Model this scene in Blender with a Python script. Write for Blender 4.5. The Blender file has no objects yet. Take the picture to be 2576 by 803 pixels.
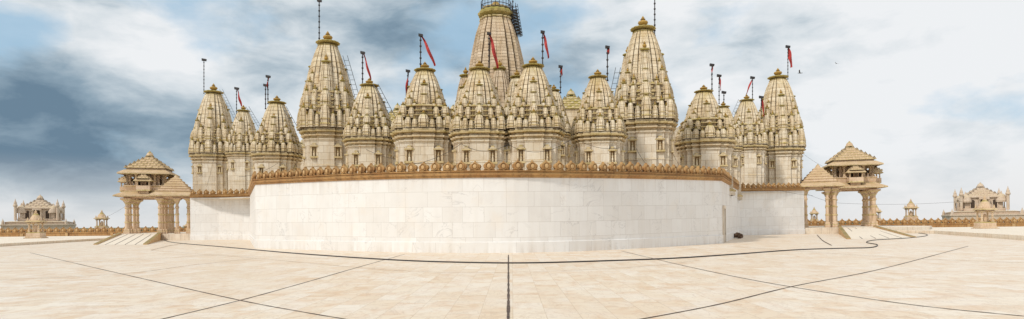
import bpy, math, random
import numpy as np
from mathutils import Matrix, Vector
random.seed(7); np.random.seed(7)
scene=bpy.context.scene
scene.view_settings.view_transform='Standard'
scene.view_settings.look='None'
scene.view_settings.exposure=0
F=1500.0; PX=1288.0; PY=563.0; EYE=1.7; ROLL=0.0095

# ---------------------------------------------------------------- placement helper: image pixel + chosen depth -> world
def W(px,py,d):
    a=px-PX; b=PY-py
    x=a*math.cos(ROLL)+b*math.sin(ROLL); z=-a*math.sin(ROLL)+b*math.cos(ROLL)
    return (x/F*d, d, EYE+z/F*d)
def G(px,py,z0=0.0):
    x,_,z=W(px,py,1.0)
    d=(EYE-z0)/max(EYE-z,1e-4)
    return (x*d,d,z0)

# ---------------------------------------------------------------- materials
def new_mat(name):
    m=bpy.data.materials.new(name); m.use_nodes=True
    nt=m.node_tree; nt.nodes.clear()
    out=nt.nodes.new('ShaderNodeOutputMaterial'); p=nt.nodes.new('ShaderNodeBsdfPrincipled')
    nt.links.new(p.outputs[0],out.inputs[0])
    return m,nt,p
def ramp(nt,src,stops,interp='LINEAR'):
    r=nt.nodes.new('ShaderNodeValToRGB'); r.color_ramp.interpolation=interp
    e=r.color_ramp.elements
    while len(e)<len(stops): e.new(0.5)
    for i,(p,c) in enumerate(stops):
        e[i].position=p; e[i].color=(c[0],c[1],c[2],1) if not isinstance(c,(int,float)) else (c,c,c,1)
    nt.links.new(src,r.inputs[0]); return r.outputs[0]
def mix(nt,fac,a,b,mode='MIX'):
    m=nt.nodes.new('ShaderNodeMix'); m.data_type='RGBA'; m.blend_type=mode
    def s(i,v):
        if isinstance(v,(int,float)): m.inputs[i].default_value=v
        elif isinstance(v,tuple): m.inputs[i].default_value=(v[0],v[1],v[2],1)
        else: nt.links.new(v,m.inputs[i])
    s(0,fac); s(6,a); s(7,b); return m.outputs[2]
def math_n(nt,op,a,b=None,clamp=False):
    m=nt.nodes.new('ShaderNodeMath'); m.operation=op; m.use_clamp=clamp
    for i,v in enumerate((a,b)):
        if v is None: continue
        if isinstance(v,(int,float)): m.inputs[i].default_value=v
        else: nt.links.new(v,m.inputs[i])
    return m.outputs[0]
def noise(nt,vec,scale,detail=5,rough=0.6,mapscale=None,dist=0.0):
    n=nt.nodes.new('ShaderNodeTexNoise'); n.inputs['Scale'].default_value=scale
    n.inputs['Detail'].default_value=detail; n.inputs['Roughness'].default_value=rough
    n.inputs['Distortion'].default_value=dist
    if mapscale:
        mp=nt.nodes.new('ShaderNodeMapping'); mp.inputs['Scale'].default_value=mapscale
        nt.links.new(vec,mp.inputs[0]); vec=mp.outputs[0]
    nt.links.new(vec,n.inputs['Vector']); return n.outputs['Fac']

def stone_mat(name,c1,c2,stain,stain_amt=0.5,moss=(0.20,0.16,0.04),dirt_shade=(0.16,0.09,0.03),joints=True,streak=0.5,ao=0.9,bw=0.9,bh=0.45,aod=0.5,patch=0.0):
    m,nt,p=new_mat(name)
    geo=nt.nodes.new('ShaderNodeNewGeometry'); pos=geo.outputs['Position']
    n1=noise(nt,pos,0.5,6,0.65)
    base=ramp(nt,n1,[(0.32,c1),(0.66,c2)])
    n2=noise(nt,pos,2.2,8,0.7,(1,1,0.35))
    st=ramp(nt,n2,[(0.50,0.0),(0.70,1.0)])
    base=mix(nt,math_n(nt,'MULTIPLY',st,stain_amt),base,stain)
    if patch>0:
        n4=noise(nt,pos,0.8,7,0.7,(1,1,0.6),.6)
        pt=ramp(nt,n4,[(0.50,0.0),(0.62,1.0)])
        base=mix(nt,math_n(nt,'MULTIPLY',pt,patch),base,tuple((a+b)*.5 for a,b in zip(stain,moss)))
    n3=noise(nt,pos,3.0,4,0.6,(1.6,1.6,0.14))
    sk=ramp(nt,n3,[(0.52,0.0),(0.68,1.0)])
    base=mix(nt,math_n(nt,'MULTIPLY',sk,streak*0.6),base,dirt_shade)
    if joints:
        sep=nt.nodes.new('ShaderNodeSeparateXYZ'); nt.links.new(pos,sep.inputs[0])
        u=math_n(nt,'ADD',sep.outputs[0],math_n(nt,'MULTIPLY',sep.outputs[1],0.7))
        cb=nt.nodes.new('ShaderNodeCombineXYZ'); nt.links.new(u,cb.inputs[0]); nt.links.new(sep.outputs[2],cb.inputs[1])
        bk=nt.nodes.new('ShaderNodeTexBrick'); nt.links.new(cb.outputs[0],bk.inputs['Vector'])
        bk.inputs['Scale'].default_value=1; bk.inputs['Brick Width'].default_value=bw; bk.inputs['Row Height'].default_value=bh
        bk.inputs['Mortar Size'].default_value=0.014; bk.inputs['Mortar Smooth'].default_value=0.3
        bk.inputs['Color1'].default_value=(1,1,1,1); bk.inputs['Color2'].default_value=(0.84,0.80,0.74,1)
        bk.inputs['Mortar'].default_value=(0.50,0.40,0.30,1)
        base=mix(nt,1.0,base,bk.outputs['Color'],'MULTIPLY')
    sx=nt.nodes.new('ShaderNodeSeparateXYZ'); nt.links.new(geo.outputs['Normal'],sx.inputs[0])
    up=ramp(nt,sx.outputs[2],[(0.30,0.0),(0.65,1.0)])
    nm=ramp(nt,noise(nt,pos,1.1,5,0.6),[(0.35,0.35),(0.6,1.0)])
    base=mix(nt,math_n(nt,'MULTIPLY',up,nm),base,moss)
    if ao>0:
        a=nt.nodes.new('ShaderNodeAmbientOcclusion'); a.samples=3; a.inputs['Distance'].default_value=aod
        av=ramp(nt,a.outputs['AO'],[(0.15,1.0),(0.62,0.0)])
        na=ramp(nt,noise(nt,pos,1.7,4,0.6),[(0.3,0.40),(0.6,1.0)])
        base=mix(nt,math_n(nt,'MULTIPLY',math_n(nt,'MULTIPLY',av,na),ao),base,dirt_shade)  # ochre cavity stain, plus crease shade painted into the colour to deepen relief
    nt.links.new(base,p.inputs['Base Color']); p.inputs['Roughness'].default_value=0.75
    b=nt.nodes.new('ShaderNodeBump'); b.inputs['Strength'].default_value=0.5; b.inputs['Distance'].default_value=0.05
    nt.links.new(noise(nt,pos,6,6,0.7),b.inputs['Height']); nt.links.new(b.outputs[0],p.inputs['Normal'])
    return m
M_STONE=stone_mat('temple_stone',(0.84,0.76,0.61),(0.79,0.66,0.46),(0.60,0.39,0.15),0.55,moss=(0.44,0.35,0.09),dirt_shade=(0.15,0.08,0.02),streak=.40,ao=1.0,patch=.28)
M_BASE =stone_mat('temple_wall_stone',(0.85,0.80,0.71),(0.80,0.72,0.59),(0.62,0.44,0.22),0.36,moss=(0.50,0.34,0.11),dirt_shade=(0.22,0.12,0.04),streak=0.36,bw=1.0,bh=0.62,ao=1.0,patch=.15)
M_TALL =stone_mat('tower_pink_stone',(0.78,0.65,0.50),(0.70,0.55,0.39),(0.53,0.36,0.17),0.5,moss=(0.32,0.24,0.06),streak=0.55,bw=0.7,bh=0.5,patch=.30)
M_BAND =stone_mat('mossy_moulding',(0.62,0.49,0.24),(0.66,0.53,0.32),(0.27,0.22,0.04),0.85,moss=(0.33,0.28,0.05),dirt_shade=(0.10,0.055,0.015),joints=False)
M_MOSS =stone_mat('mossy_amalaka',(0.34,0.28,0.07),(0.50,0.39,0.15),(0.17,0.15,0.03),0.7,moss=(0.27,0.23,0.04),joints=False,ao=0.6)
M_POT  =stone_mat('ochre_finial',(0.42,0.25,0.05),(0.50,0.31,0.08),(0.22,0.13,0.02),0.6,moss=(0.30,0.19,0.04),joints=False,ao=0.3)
M_CREST=stone_mat('ochre_crest',(0.52,0.31,0.12),(0.38,0.19,0.065),(0.15,0.07,0.025),0.8,moss=(0.36,0.22,0.08),dirt_shade=(0.07,0.03,0.01),joints=False,streak=0.7)
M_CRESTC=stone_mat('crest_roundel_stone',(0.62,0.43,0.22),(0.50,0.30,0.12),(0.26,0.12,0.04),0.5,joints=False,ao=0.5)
M_PAV  =stone_mat('pavilion_sandstone',(0.74,0.58,0.43),(0.64,0.46,0.31),(0.45,0.27,0.12),0.5,moss=(0.50,0.36,0.19),dirt_shade=(0.13,0.06,0.02),joints=False,ao=1.0,patch=.25)
M_FAR  =stone_mat('shrine_sandstone',(0.68,0.56,0.45),(0.60,0.46,0.34),(0.42,0.28,0.16),0.4,moss=(0.56,0.45,0.30),dirt_shade=(0.20,0.11,0.05),joints=False,ao=0.8,aod=.8)
def flat(name,c,rough=0.6,metal=0.0,var=0.15):
    m,nt,p=new_mat(name); geo=nt.nodes.new('ShaderNodeNewGeometry')
    n=noise(nt,geo.outputs['Position'],4,4)
    col=ramp(nt,n,[(0.3,tuple(x*(1-var) for x in c)),(0.7,tuple(min(1,x*(1+var)) for x in c))])
    nt.links.new(col,p.inputs['Base Color']); p.inputs['Roughness'].default_value=rough; p.inputs['Metallic'].default_value=metal
    return m
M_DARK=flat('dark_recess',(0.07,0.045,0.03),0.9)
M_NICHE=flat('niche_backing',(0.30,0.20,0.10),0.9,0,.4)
M_METAL=flat('dark_painted_metal',(0.045,0.04,0.04),0.5,0.3)
M_STEEL=flat('grey_steel',(0.14,0.16,0.18),0.5,0.4)
M_RED=flat('red_cloth',(0.42,0.045,0.04),0.9,0,0.4)
M_RUBBER=flat('black_rubber',(0.03,0.025,0.025),0.6)
M_JOINT=flat('bitumen_joint',(0.09,0.06,0.045),0.9,0,0.5)
M_JOINT2=flat('brown_grout',(0.40,0.28,0.18),0.9,0,0.3)
M_FEATH=flat('dark_feathers',(0.06,0.055,0.05),0.9)
M_RUBBLE=flat('brown_rubble',(0.13,0.075,0.045),0.9,0,0.6)
M_DOOR=flat('weathered_grey_door',(0.42,0.40,0.36),0.7)

def marble_wall_mat():
    m,nt,p=new_mat('white_marble_cladding')
    uv=nt.nodes.new('ShaderNodeUVMap'); uv.uv_map='UVMap'
    geo=nt.nodes.new('ShaderNodeNewGeometry'); pos=geo.outputs['Position']
    def bk(c1,c2,mo,ms):
        b=nt.nodes.new('ShaderNodeTexBrick'); nt.links.new(uv.outputs[0],b.inputs['Vector'])
        b.offset=0.5; b.squash=1.25; b.squash_frequency=3
        b.inputs['Scale'].default_value=1; b.inputs['Brick Width'].default_value=1.5; b.inputs['Row Height'].default_value=1.0
        b.inputs['Mortar Size'].default_value=ms; b.inputs['Mortar Smooth'].default_value=0.5
        b.inputs['Color1'].default_value=(*c1,1); b.inputs['Color2'].default_value=(*c2,1); b.inputs['Mortar'].default_value=(*mo,1)
        return b.outputs['Color']
    A=bk((0.82,0.81,0.79),(0.76,0.74,0.71),(0.54,0.51,0.47),0.011)
    I=bk((0,0,0),(1,1,1),(0,0,0),0.0)
    off=nt.nodes.new('ShaderNodeVectorMath'); off.operation='MULTIPLY_ADD'
    nt.links.new(I,off.inputs[0]); off.inputs[1].default_value=(37,19,53); nt.links.new(pos,off.inputs[2])
    v=noise(nt,off.outputs[0],0.7,6,0.55,(1,1,1.4),1.0)
    vv=ramp(nt,v,[(0.475,0.0),(0.50,1.0),(0.515,0.0)])
    wv=ramp(nt,noise(nt,off.outputs[0],0.35,3,0.5),[(0.48,0.0),(0.62,1.0)])
    col=mix(nt,math_n(nt,'MULTIPLY',math_n(nt,'MULTIPLY',vv,wv),0.45),A,(0.42,0.41,0.40))
    cloud=ramp(nt,noise(nt,off.outputs[0],0.9,4,.5),[(0.50,0.0),(0.70,1.0)])
    col=mix(nt,math_n(nt,'MULTIPLY',cloud,0.24),col,(0.66,0.63,0.60))
    blot=ramp(nt,noise(nt,pos,0.55,5),[(0.55,0.0),(0.72,1.0)])
    col=mix(nt,math_n(nt,'MULTIPLY',blot,0.22),col,(0.78,0.66,0.52))
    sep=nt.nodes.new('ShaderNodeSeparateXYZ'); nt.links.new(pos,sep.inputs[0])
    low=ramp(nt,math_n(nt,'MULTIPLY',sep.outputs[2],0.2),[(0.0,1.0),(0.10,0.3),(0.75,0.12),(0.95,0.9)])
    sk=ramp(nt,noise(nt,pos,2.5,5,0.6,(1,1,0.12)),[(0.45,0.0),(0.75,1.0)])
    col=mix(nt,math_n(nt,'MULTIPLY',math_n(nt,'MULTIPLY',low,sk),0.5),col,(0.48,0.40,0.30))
    nt.links.new(col,p.inputs['Base Color']); p.inputs['Roughness'].default_value=0.42
    return m
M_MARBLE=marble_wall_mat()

def floor_mat():
    m,nt,p=new_mat('cream_marble_floor')
    geo=nt.nodes.new('ShaderNodeNewGeometry'); pos=geo.outputs['Position']
    def brick(rot,w,h,c1,c2,mo,ms):
        mp=nt.nodes.new('ShaderNodeMapping'); mp.inputs['Rotation'].default_value=(0,0,rot); nt.links.new(pos,mp.inputs[0])
        b=nt.nodes.new('ShaderNodeTexBrick'); nt.links.new(mp.outputs[0],b.inputs['Vector'])
        b.inputs['Scale'].default_value=1; b.inputs['Brick Width'].default_value=w; b.inputs['Row Height'].default_value=h
        b.inputs['Mortar Size'].default_value=ms; b.inputs['Mortar Smooth'].default_value=0.4
        b.inputs['Color1'].default_value=(*c1,1); b.inputs['Color2'].default_value=(*c2,1); b.inputs['Mortar'].default_value=(*mo,1)
        return b.outputs['Color']
    # slabs run one way near the axis and the other way beyond the expansion joints
    sep=nt.nodes.new('ShaderNodeSeparateXYZ'); nt.links.new(pos,sep.inputs[0])
    side=math_n(nt,'GREATER_THAN',math_n(nt,'ABSOLUTE',sep.outputs[0]),math_n(nt,'SUBTRACT',sep.outputs[1],6.0))
    A1=brick(math.pi/2,1.5,0.62,(0.78,0.69,0.565),(0.72,0.59,0.44),(0.54,0.42,0.29),0.008)
    A2=brick(0.0,1.5,0.62,(0.78,0.69,0.565),(0.72,0.59,0.44),(0.54,0.42,0.29),0.008)
    I1=brick(math.pi/2,1.5,0.62,(0,0,0),(1,1,1),(0,0,0),0.0); I2=brick(0.0,1.5,0.62,(0,0,0),(1,1,1),(0,0,0),0.0)
    A=mix(nt,side,A1,A2); idc=mix(nt,side,I1,I2)
    off=nt.nodes.new('ShaderNodeVectorMath'); off.operation='MULTIPLY_ADD'
    nt.links.new(idc,off.inputs[0]); off.inputs[1].default_value=(41,23,31); nt.links.new(pos,off.inputs[2])
    v=noise(nt,off.outputs[0],0.9,6,0.6,(1.3,0.8,1),1.5)
    peach=ramp(nt,v,[(0.47,0.0),(0.66,1.0)])
    col=mix(nt,math_n(nt,'MULTIPLY',peach,0.62),A,(0.62,0.40,0.23))
    white=ramp(nt,noise(nt,off.outputs[0],0.5,3),[(0.48,0.0),(0.60,1.0)])
    col=mix(nt,math_n(nt,'MULTIPLY',white,0.50),col,(0.80,0.74,0.66))
    vein=ramp(nt,noise(nt,off.outputs[0],1.3,7,0.65,(1,0.6,1),2),[(0.475,0.0),(0.5,1.0),(0.525,0.0)])
    col=mix(nt,math_n(nt,'MULTIPLY',vein,0.32),col,(0.36,0.24,0.16))
    big=ramp(nt,noise(nt,pos,0.12,5,0.6),[(0.4,0.0),(0.65,1.0)])
    col=mix(nt,math_n(nt,'MULTIPLY',big,0.25),col,(0.62,0.48,0.34))
    nt.links.new(col,p.inputs['Base Color']); p.inputs['Roughness'].default_value=0.5
    return m
M_FLOOR=floor_mat()
M_GROUND=flat('hill_scrub',(0.10,0.13,0.06),0.95,0,0.4)
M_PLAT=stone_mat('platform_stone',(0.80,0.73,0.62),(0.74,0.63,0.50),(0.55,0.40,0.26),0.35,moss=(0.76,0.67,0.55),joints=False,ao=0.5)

# ---------------------------------------------------------------- mesh builder
def ratha(s=((0.80,0.80),(0.62,0.80),(0.62,0.90),(0.34,0.90),(0.34,1.0))):
    left=[(-a,-b) for a,b in s]; right=[(a,-b) for a,b in reversed(s)][:-1]
    side=left+right
    pts=[]
    for k in range(4):
        c,sn=[(1,0),(0,1),(-1,0),(0,-1)][k]
        pts+=[(x*c-y*sn,x*sn+y*c) for x,y in side]
    return np.array(pts)
RATHA=ratha()
SPL=ratha(((0.76,0.76),(0.62,0.78),(0.61,0.71),(0.575,0.71),(0.565,0.88),(0.36,0.89),(0.35,0.80),(0.31,0.80),(0.30,1.0),(0.10,1.0),(0.09,0.975)))
MIDPL=ratha(((0.76,0.76),(0.62,0.78),(0.61,0.68),(0.56,0.68),(0.55,0.90),(0.36,0.92),(0.35,0.80),(0.29,0.80),(0.28,1.0)))
SQ=np.array([(-1,-1),(1,-1),(1,1),(-1,1)],float)
def circ(n,lobe=0.0):
    return np.array([((1-lobe*(i%2))*math.cos(2*math.pi*i/n),(1-lobe*(i%2))*math.sin(2*math.pi*i/n)) for i in range(n)])
C8=circ(8);C12=circ(12);C16=circ(16);AM=circ(32,0.08)
def loft(prof,plan):
    n=len(plan); V=[];Fc=[];Mt=[]
    for i,(r,z,m) in enumerate(prof):
        V.append(np.column_stack([plan*r,np.full(n,z)]))
        if i:
            o=(i-1)*n
            for j in range(n):
                k=(j+1)%n
                Fc.append((o+j,o+k,o+n+k,o+n+j)); Mt.append(m)
    o=(len(prof)-1)*n
    Fc.append(tuple(o+j for j in range(n))); Mt.append(prof[-1][2])
    return np.vstack(V),Fc,Mt
def merge(*parts):
    V=[];Fc=[];Mt=[];o=0
    for v,f,m in parts:
        V.append(v); Fc+=[tuple(i+o for i in q) for q in f]; Mt+=m; o+=len(v)
    return np.vstack(V),Fc,Mt
def xf(part,loc=(0,0,0),s=(1,1,1),yaw=0.0):
    v,f,m=part
    v=v*np.array(s); c,sn=math.cos(yaw),math.sin(yaw)
    R=np.array([[c,sn,0],[-sn,c,0],[0,0,1]])
    return v@R+np.array(loc),f,m
class MB:
    def __init__(s): s.V=[];s.F=[];s.M=[];s.o=0
    def add(s,part,loc=(0,0,0),sc=(1,1,1),yaw=0.0,mat=None):
        v,f,m=xf(part,loc,sc,yaw)
        s.V.append(v); o=s.o; s.F+=[tuple(i+o for i in q) for q in f]; s.M+=(m if mat is None else [mat]*len(m)); s.o+=len(v)
    def box(s,x0,x1,y0,y1,z0,z1,mat=0):
        v=np.array([(x0,y0,z0),(x1,y0,z0),(x1,y1,z0),(x0,y1,z0),(x0,y0,z1),(x1,y0,z1),(x1,y1,z1),(x0,y1,z1)],float)
        f=[(0,3,2,1),(4,5,6,7),(0,1,5,4),(1,2,6,5),(2,3,7,6),(3,0,4,7)]
        s.V.append(v); o=s.o; s.F+=[tuple(i+o for i in q) for q in f]; s.M+=[mat]*6; s.o+=8
    def raw(s,v,f,mat=0):
        s.V.append(np.array(v,float)); o=s.o; s.F+=[tuple(i+o for i in q) for q in f]; s.M+=[mat]*len(f); s.o+=len(v)
    def part(s): return np.vstack(s.V),s.F,s.M
    def tube(s,pts,r,mat=0,n=6):
        pts=[Vector(p) for p in pts]; vs=[]; fs=[]
        for i,p in enumerate(pts):
            t=(pts[min(i+1,len(pts)-1)]-pts[max(i-1,0)]).normalized()
            a=t.cross(Vector((0,0,1)));
            if a.length<1e-3: a=Vector((1,0,0))
            a.normalize(); b=t.cross(a)
            for k in range(n):
                q=p+a*math.cos(2*math.pi*k/n)*r+b*math.sin(2*math.pi*k/n)*r; vs.append(tuple(q))
        for i in range(len(pts)-1):
            for k in range(n):
                l=(k+1)%n; fs.append((i*n+k,i*n+l,(i+1)*n+l,(i+1)*n+k))
        fs.append(tuple(range(n))); fs.append(tuple((len(pts)-1)*n+k for k in range(n)))
        s.raw(vs,fs,mat)
    def obj(s,name,mats,loc=(0,0,0),yaw=0.0,smooth=False):
        me=bpy.data.meshes.new(name); me.from_pydata(np.vstack(s.V).tolist(),[],s.F)
        for m in mats: me.materials.append(m)
        me.polygons.foreach_set('material_index',s.M)
        if smooth: me.polygons.foreach_set('use_smooth',[True]*len(s.F))
        me.update(); ob=bpy.data.objects.new(name,me); scene.collection.objects.link(ob)
        ob.location=loc; ob.rotation_euler=(0,0,yaw); return ob
def empty(name,loc=(0,0,0)):
    e=bpy.data.objects.new(name,None); scene.collection.objects.link(e); e.location=loc; return e

# ---------------------------------------------------------------- shikhara templates (unit radius, unit height)
# mats: 0 stone 1 base 2 band 3 moss 4 pot 5 dark 6 niche
def spire(nb,plan,groove=0.02,r1=0.42):
    pr=[(1.0,0,0),(1.0,0.05,0),(1.05,0.055,2),(1.05,0.075,2),(0.94,0.085,0),(0.94,0.14,0),(1.0,0.145,0),(1.0,0.16,2),(0.93,0.165,0)]
    za,zb=0.165,0.800
    fr=lambda t:0.93*(1-0.28*t-(1-r1/0.93-0.28)*t**3.0)
    for i in range(nb):
        t0=i/nb; t1=(i+0.86)/nb; t2=(i+0.87)/nb; t3=(i+0.985)/nb
        pr+=[(fr(t0),za+(zb-za)*t0+0.0005,0),(fr(t1),za+(zb-za)*t1,0),(fr(t2)*(1-groove),za+(zb-za)*t2,0),(fr(t3)*(1-groove),za+(zb-za)*t3,0)]
    pr+=[(r1*1.03,0.801,3),(r1*1.03,0.808,3),(0.25,0.812,0)]
    b=loft(pr,plan)
    nk=loft([(0.27,0.80,0),(0.27,0.832,0)],C16)
    am=loft([(0.27,0.828,3),(0.45,0.836,3),(0.53,0.846,3),(0.53,0.854,3),(0.44,0.864,3),(0.22,0.870,3)],AM)
    k=loft([(0.20,0.868,4),(0.22,0.876,4),(0.10,0.882,4),(0.09,0.888,4),(0.17,0.900,4),(0.21,0.918,4),(0.19,0.934,4),(0.09,0.947,4),(0.055,0.952,4),(0.11,0.958,4),(0.06,0.966,4),(0.07,0.974,4),(0.035,0.985,4),(0.006,1.0,4)],C12)
    return merge(b,nk,am,k)
SP_MAIN=spire(9,SPL,0.018)
SP_MID=spire(6,MIDPL,0.025)
MINIPL=ratha(((0.78,0.78),(0.55,0.80),(0.54,0.68),(0.44,0.68),(0.43,1.0)))
def mini():
    pr=[(1.0,0,0),(1.0,0.07,0),(1.10,0.08,2),(1.10,0.11,2),(0.93,0.13,0),(0.93,0.24,0),(1.06,0.25,2),(1.06,0.275,2),(0.93,0.28,0)]
    fr=lambda t:0.95*(1-0.16*t-0.36*t**2.6)
    for i in range(3):
        t=i/3
        pr+=[(fr(t),0.281+0.47*t,0),(fr(t+.17),0.28+0.47*(t+.17),0),(fr(t+.30),0.28+0.47*(t+.30),0),(fr(t+.30)*.95,0.281+0.47*(t+.305),2)]
    pr+=[(0.47,0.755,3),(0.25,0.76,0)]
    b=loft(pr,MINIPL)
    am=loft([(0.25,0.75,0),(0.27,0.78,3),(0.54,0.80,3),(0.54,0.82,3),(0.22,0.84,3)],C12)
    k=loft([(0.10,0.83,4),(0.24,0.87,4),(0.22,0.91,4),(0.06,0.935,4),(0.10,0.95,4),(0.01,1.0,4)],C8)
    return merge(b,am,k)
MINI=mini()
BELL=loft([(1.0,0,0),(1.0,0.12,2),(0.85,0.15,0),(0.80,0.35,0),(0.62,0.55,0),(0.35,0.68,2),(0.2,0.72,0),(0.25,0.80,4),(0.1,0.86,4),(0.02,1.0,4)],C8)

def niche(mb,x,y,z,w,h,yaw):
    n=MB()
    n.box(-w*.68,w*.68,-.20,.05,-.14,0,2); n.box(-w*.58,-w*.34,-.14,.05,0,h*.75,0); n.box(w*.34,w*.58,-.14,.05,0,h*.75,0)
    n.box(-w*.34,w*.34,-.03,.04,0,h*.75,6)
    n.add(loft([(w*.16,0,0),(w*.18,h*.2,0),(w*.10,h*.3,0),(w*.15,h*.42,0),(w*.06,h*.48,0),(w*.09,h*.56,0),(w*.03,h*.64,0)],C8),(0,-.07,0))
    n.box(-w*.68,w*.68,-.24,.05,h*.75,h*.84,2); n.box(-w*.45,w*.45,-.15,.05,h*.84,h*.93,0); n.box(-w*.25,w*.25,-.11,.05,h*.93,h*1.05,2)
    mb.add(n.part(),(x,y,z),(1,1,1),yaw)

TM=[M_STONE,M_BASE,M_BAND,M_MOSS,M_POT,M_DARK,M_NICHE]
def tower(name,cxb,cxt,d,ytop,yspr,ycor,rs,ro,rb,yaw=0.0,z0=4.2):
    """one shrine: moulded wall block, cornices, tiers of small spires, clustered curvilinear spire"""
    X,Y,_=W((cxb+cxt)/2,yspr,d); zt=W(cxt,ytop,d)[2]; zs=W(cxt,yspr,d)[2]; zc=W(cxb,ycor,d)[2]
    k=d/F; rs*=k; ro*=k; rb*=k
    mb=MB()
    bp=[(1.07,z0,1),(1.07,z0+.35,1),(1.10,z0+.4,2),(1.10,z0+.5,2),(1.02,z0+.6,1)]
    zw=z0+.6; zz=zc-.55*ro/2.2
    nb=2
    for i in range(nb):
        a=zw+(zz-zw)*(i+0.0)/nb; b=zw+(zz-zw)*(i+1)/nb
        bp+=[(1.0,a+.02,1),(1.0,b-.12,1),(1.015,b-.10,1),(1.015,b-.02,1)]
    q=.16*ro/2.2
    e=zz
    for dr in [(1.05,1),(1.0,0),(1.10,0),(1.03,0),(1.17,2),(1.10,0)]:
        bp+=[(dr[0],e+.01,dr[1]),(dr[0]*1.01,e+q*.75,dr[1])]; e+=q
    mb.add(loft([(r*rb,z,m) for r,z,m in bp],RATHA))
    H=zs-zc; zb=e-.02; op=[]
    nt=5
    for i in range(nt):
        a=zb+(zs+.1*H-zb)*i/nt; h=(zs+.1*H-zb)/nt; r=ro*(0.98-0.19*i/nt)
        op+=[(r*.93,a+.005,0),(r*.93,a+h*.50,0),(r*1.05,a+h*.56,0),(r*1.06,a+h*.70,2),(r*.97,a+h*.76,0),(r*.90,a+h*.98,0)]
    mb.add(loft(op,RATHA))
    Z1=zb+.04
    def ringput(T,z,h,r,pts,R):
        for (x,y) in pts:
            for kq in range(4):
                c,s=[(1,0),(0,1),(-1,0),(0,-1)][kq]
                jr=random.uniform(.94,1.06)
                mb.add(T,((x*c-y*s)*R,(x*s+y*c)*R,z),(r*jr,r*jr,h*random.uniform(.95,1.05)),kq*math.pi/2)
    hz=zs-Z1
    ringput(MINI,Z1,hz*.78,ro*.16,[(-.78,-.78)],ro)
    ringput(MINI,Z1,hz*.66,ro*.12,[(-.50,-.90),(.50,-.90)],ro)
    ringput(MINI,Z1,hz*.86,ro*.20,[(0,-.95)],ro)
    ringput(MINI,Z1,hz*.5,ro*.09,[(-.28,-1.02),(.28,-1.02),(-.66,-.84),(.66,-.84)],ro)
    ringput(MINI,Z1+hz*.52,hz*.75,ro*.14,[(-.68,-.68)],ro)
    ringput(MINI,Z1+hz*.47,hz*.68,ro*.11,[(-.40,-.79),(.40,-.79)],ro)
    zB=Z1+hz*.55; HH=zt-zB
    mb.add(SP_MAIN,(0,0,zB),(rs*1.03,rs*1.03,HH))
    ringput(SP_MID,zB+.02*HH,HH*.62,rs*.42,[(0,-.66)],rs)
    ringput(SP_MID,zB,HH*.43,rs*.34,[(0,-.84)],rs)
    ringput(MINI,zB,HH*.27,rs*.24,[(0,-1.02)],rs)
    ringput(SP_MID,zB,HH*.40,rs*.24,[(-.70,-.70)],rs)
    ringput(MINI,zB,HH*.30,rs*.16,[(-.46,-.88),(.46,-.88)],rs)
    ringput(MINI,zB+HH*.27,HH*.22,rs*.15,[(-.60,-.60)],rs)
    hn=min(1.1,(zz-zw)*.6); zn=max(zw+.25,zz-hn-.35)
    for kq in range(4):
        c,s=[(1,0),(0,1),(-1,0),(0,-1)][kq]
        for x in (-.48,.48):
            xx,yy=x*rb,-.905*rb
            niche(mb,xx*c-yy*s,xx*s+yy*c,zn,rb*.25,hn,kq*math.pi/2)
    return mb.obj(name,TM,(X,Y,0),yaw)

T=[ # cxb,cxt,d,ytop,yspr,ycor,rs,ro,rb,yaw
 (536,541,86,210,335,400,43,50,46, .22),
 (612,614,84,264,345,392,30,37,35, .15),
 (700,695,62,240,345,398,42,54,52, .12),
 (820,832,54,78,245,343,55,66,58,.18),
 (930,930,50,196,305,362,45,57,55,.10),
 (1066,1074,46,155,280,347,51,74,72,.08),
 (1208,1207,44,152,280,348,51,68,66,.02),
 (1344,1340,44,143,280,345,53,70,66,-.03),
 (1507,1502,46,174,285,352,45,60,60,-.06),
 (1628,1610,51,40,228,325,59,73,68,-.14),
 (1770,1772,58,213,310,368,44,64,64,-.10),
 (1882,1876,80,237,320,376,34,43,41,-.2),
 (1960,1956,84,171,300,385,46,54,50,-.22)]
for t in T: tower('temple_shrine',*t)
tower('temple_shrine',1395,1393,56,212,300,345,30,38,36,.0)
tower('temple_shrine',1832,1808,70,255,330,380,30,40,38,-.1)
tower('temple_shrine',1300,1303,54,175,280,340,34,40,38,.0)
tower('temple_shrine',1172,1170,55,205,290,340,30,40,38,.0)

# ---------------------------------------------------------------- roofs, pavilions
def samvarana(mb,cx,cy,z0,hw,h,n=5,yaw=0.0,m0=0):
    m=MB(); th=h*.72/n
    for k in range(n):
        r=hw*(1-k/(n+.35)); z=z0+th*k
        rn=hw*(1-(k+1)/(n+.35))
        m.add(loft([(r,z,2),(r,z+th*.25,2),(r*.96,z+th*.3,m0),(rn*1.04,z+th*.72,m0),(rn*.98,z+th*1.01,m0)],SQ))
        cnt=max(2,n+1-k)
        for i in range(cnt):
            t=-1+2*i/(cnt-1) if cnt>1 else 0
            bs=hw*.62/(n+1)
            for (a,b) in ((t,-1),(t,1),(-1,t),(1,t)):
                m.add(BELL,(a*(r-bs),b*(r-bs),z+th*.2),(bs,bs,th*1.15))
    zt=z0+th*n
    m.add(BELL,(0,0,zt-.05),(hw*.2,hw*.2,h*.28+.05))
    mb.add(m.part(),(cx,cy,0),(1,1,1),yaw)
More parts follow.
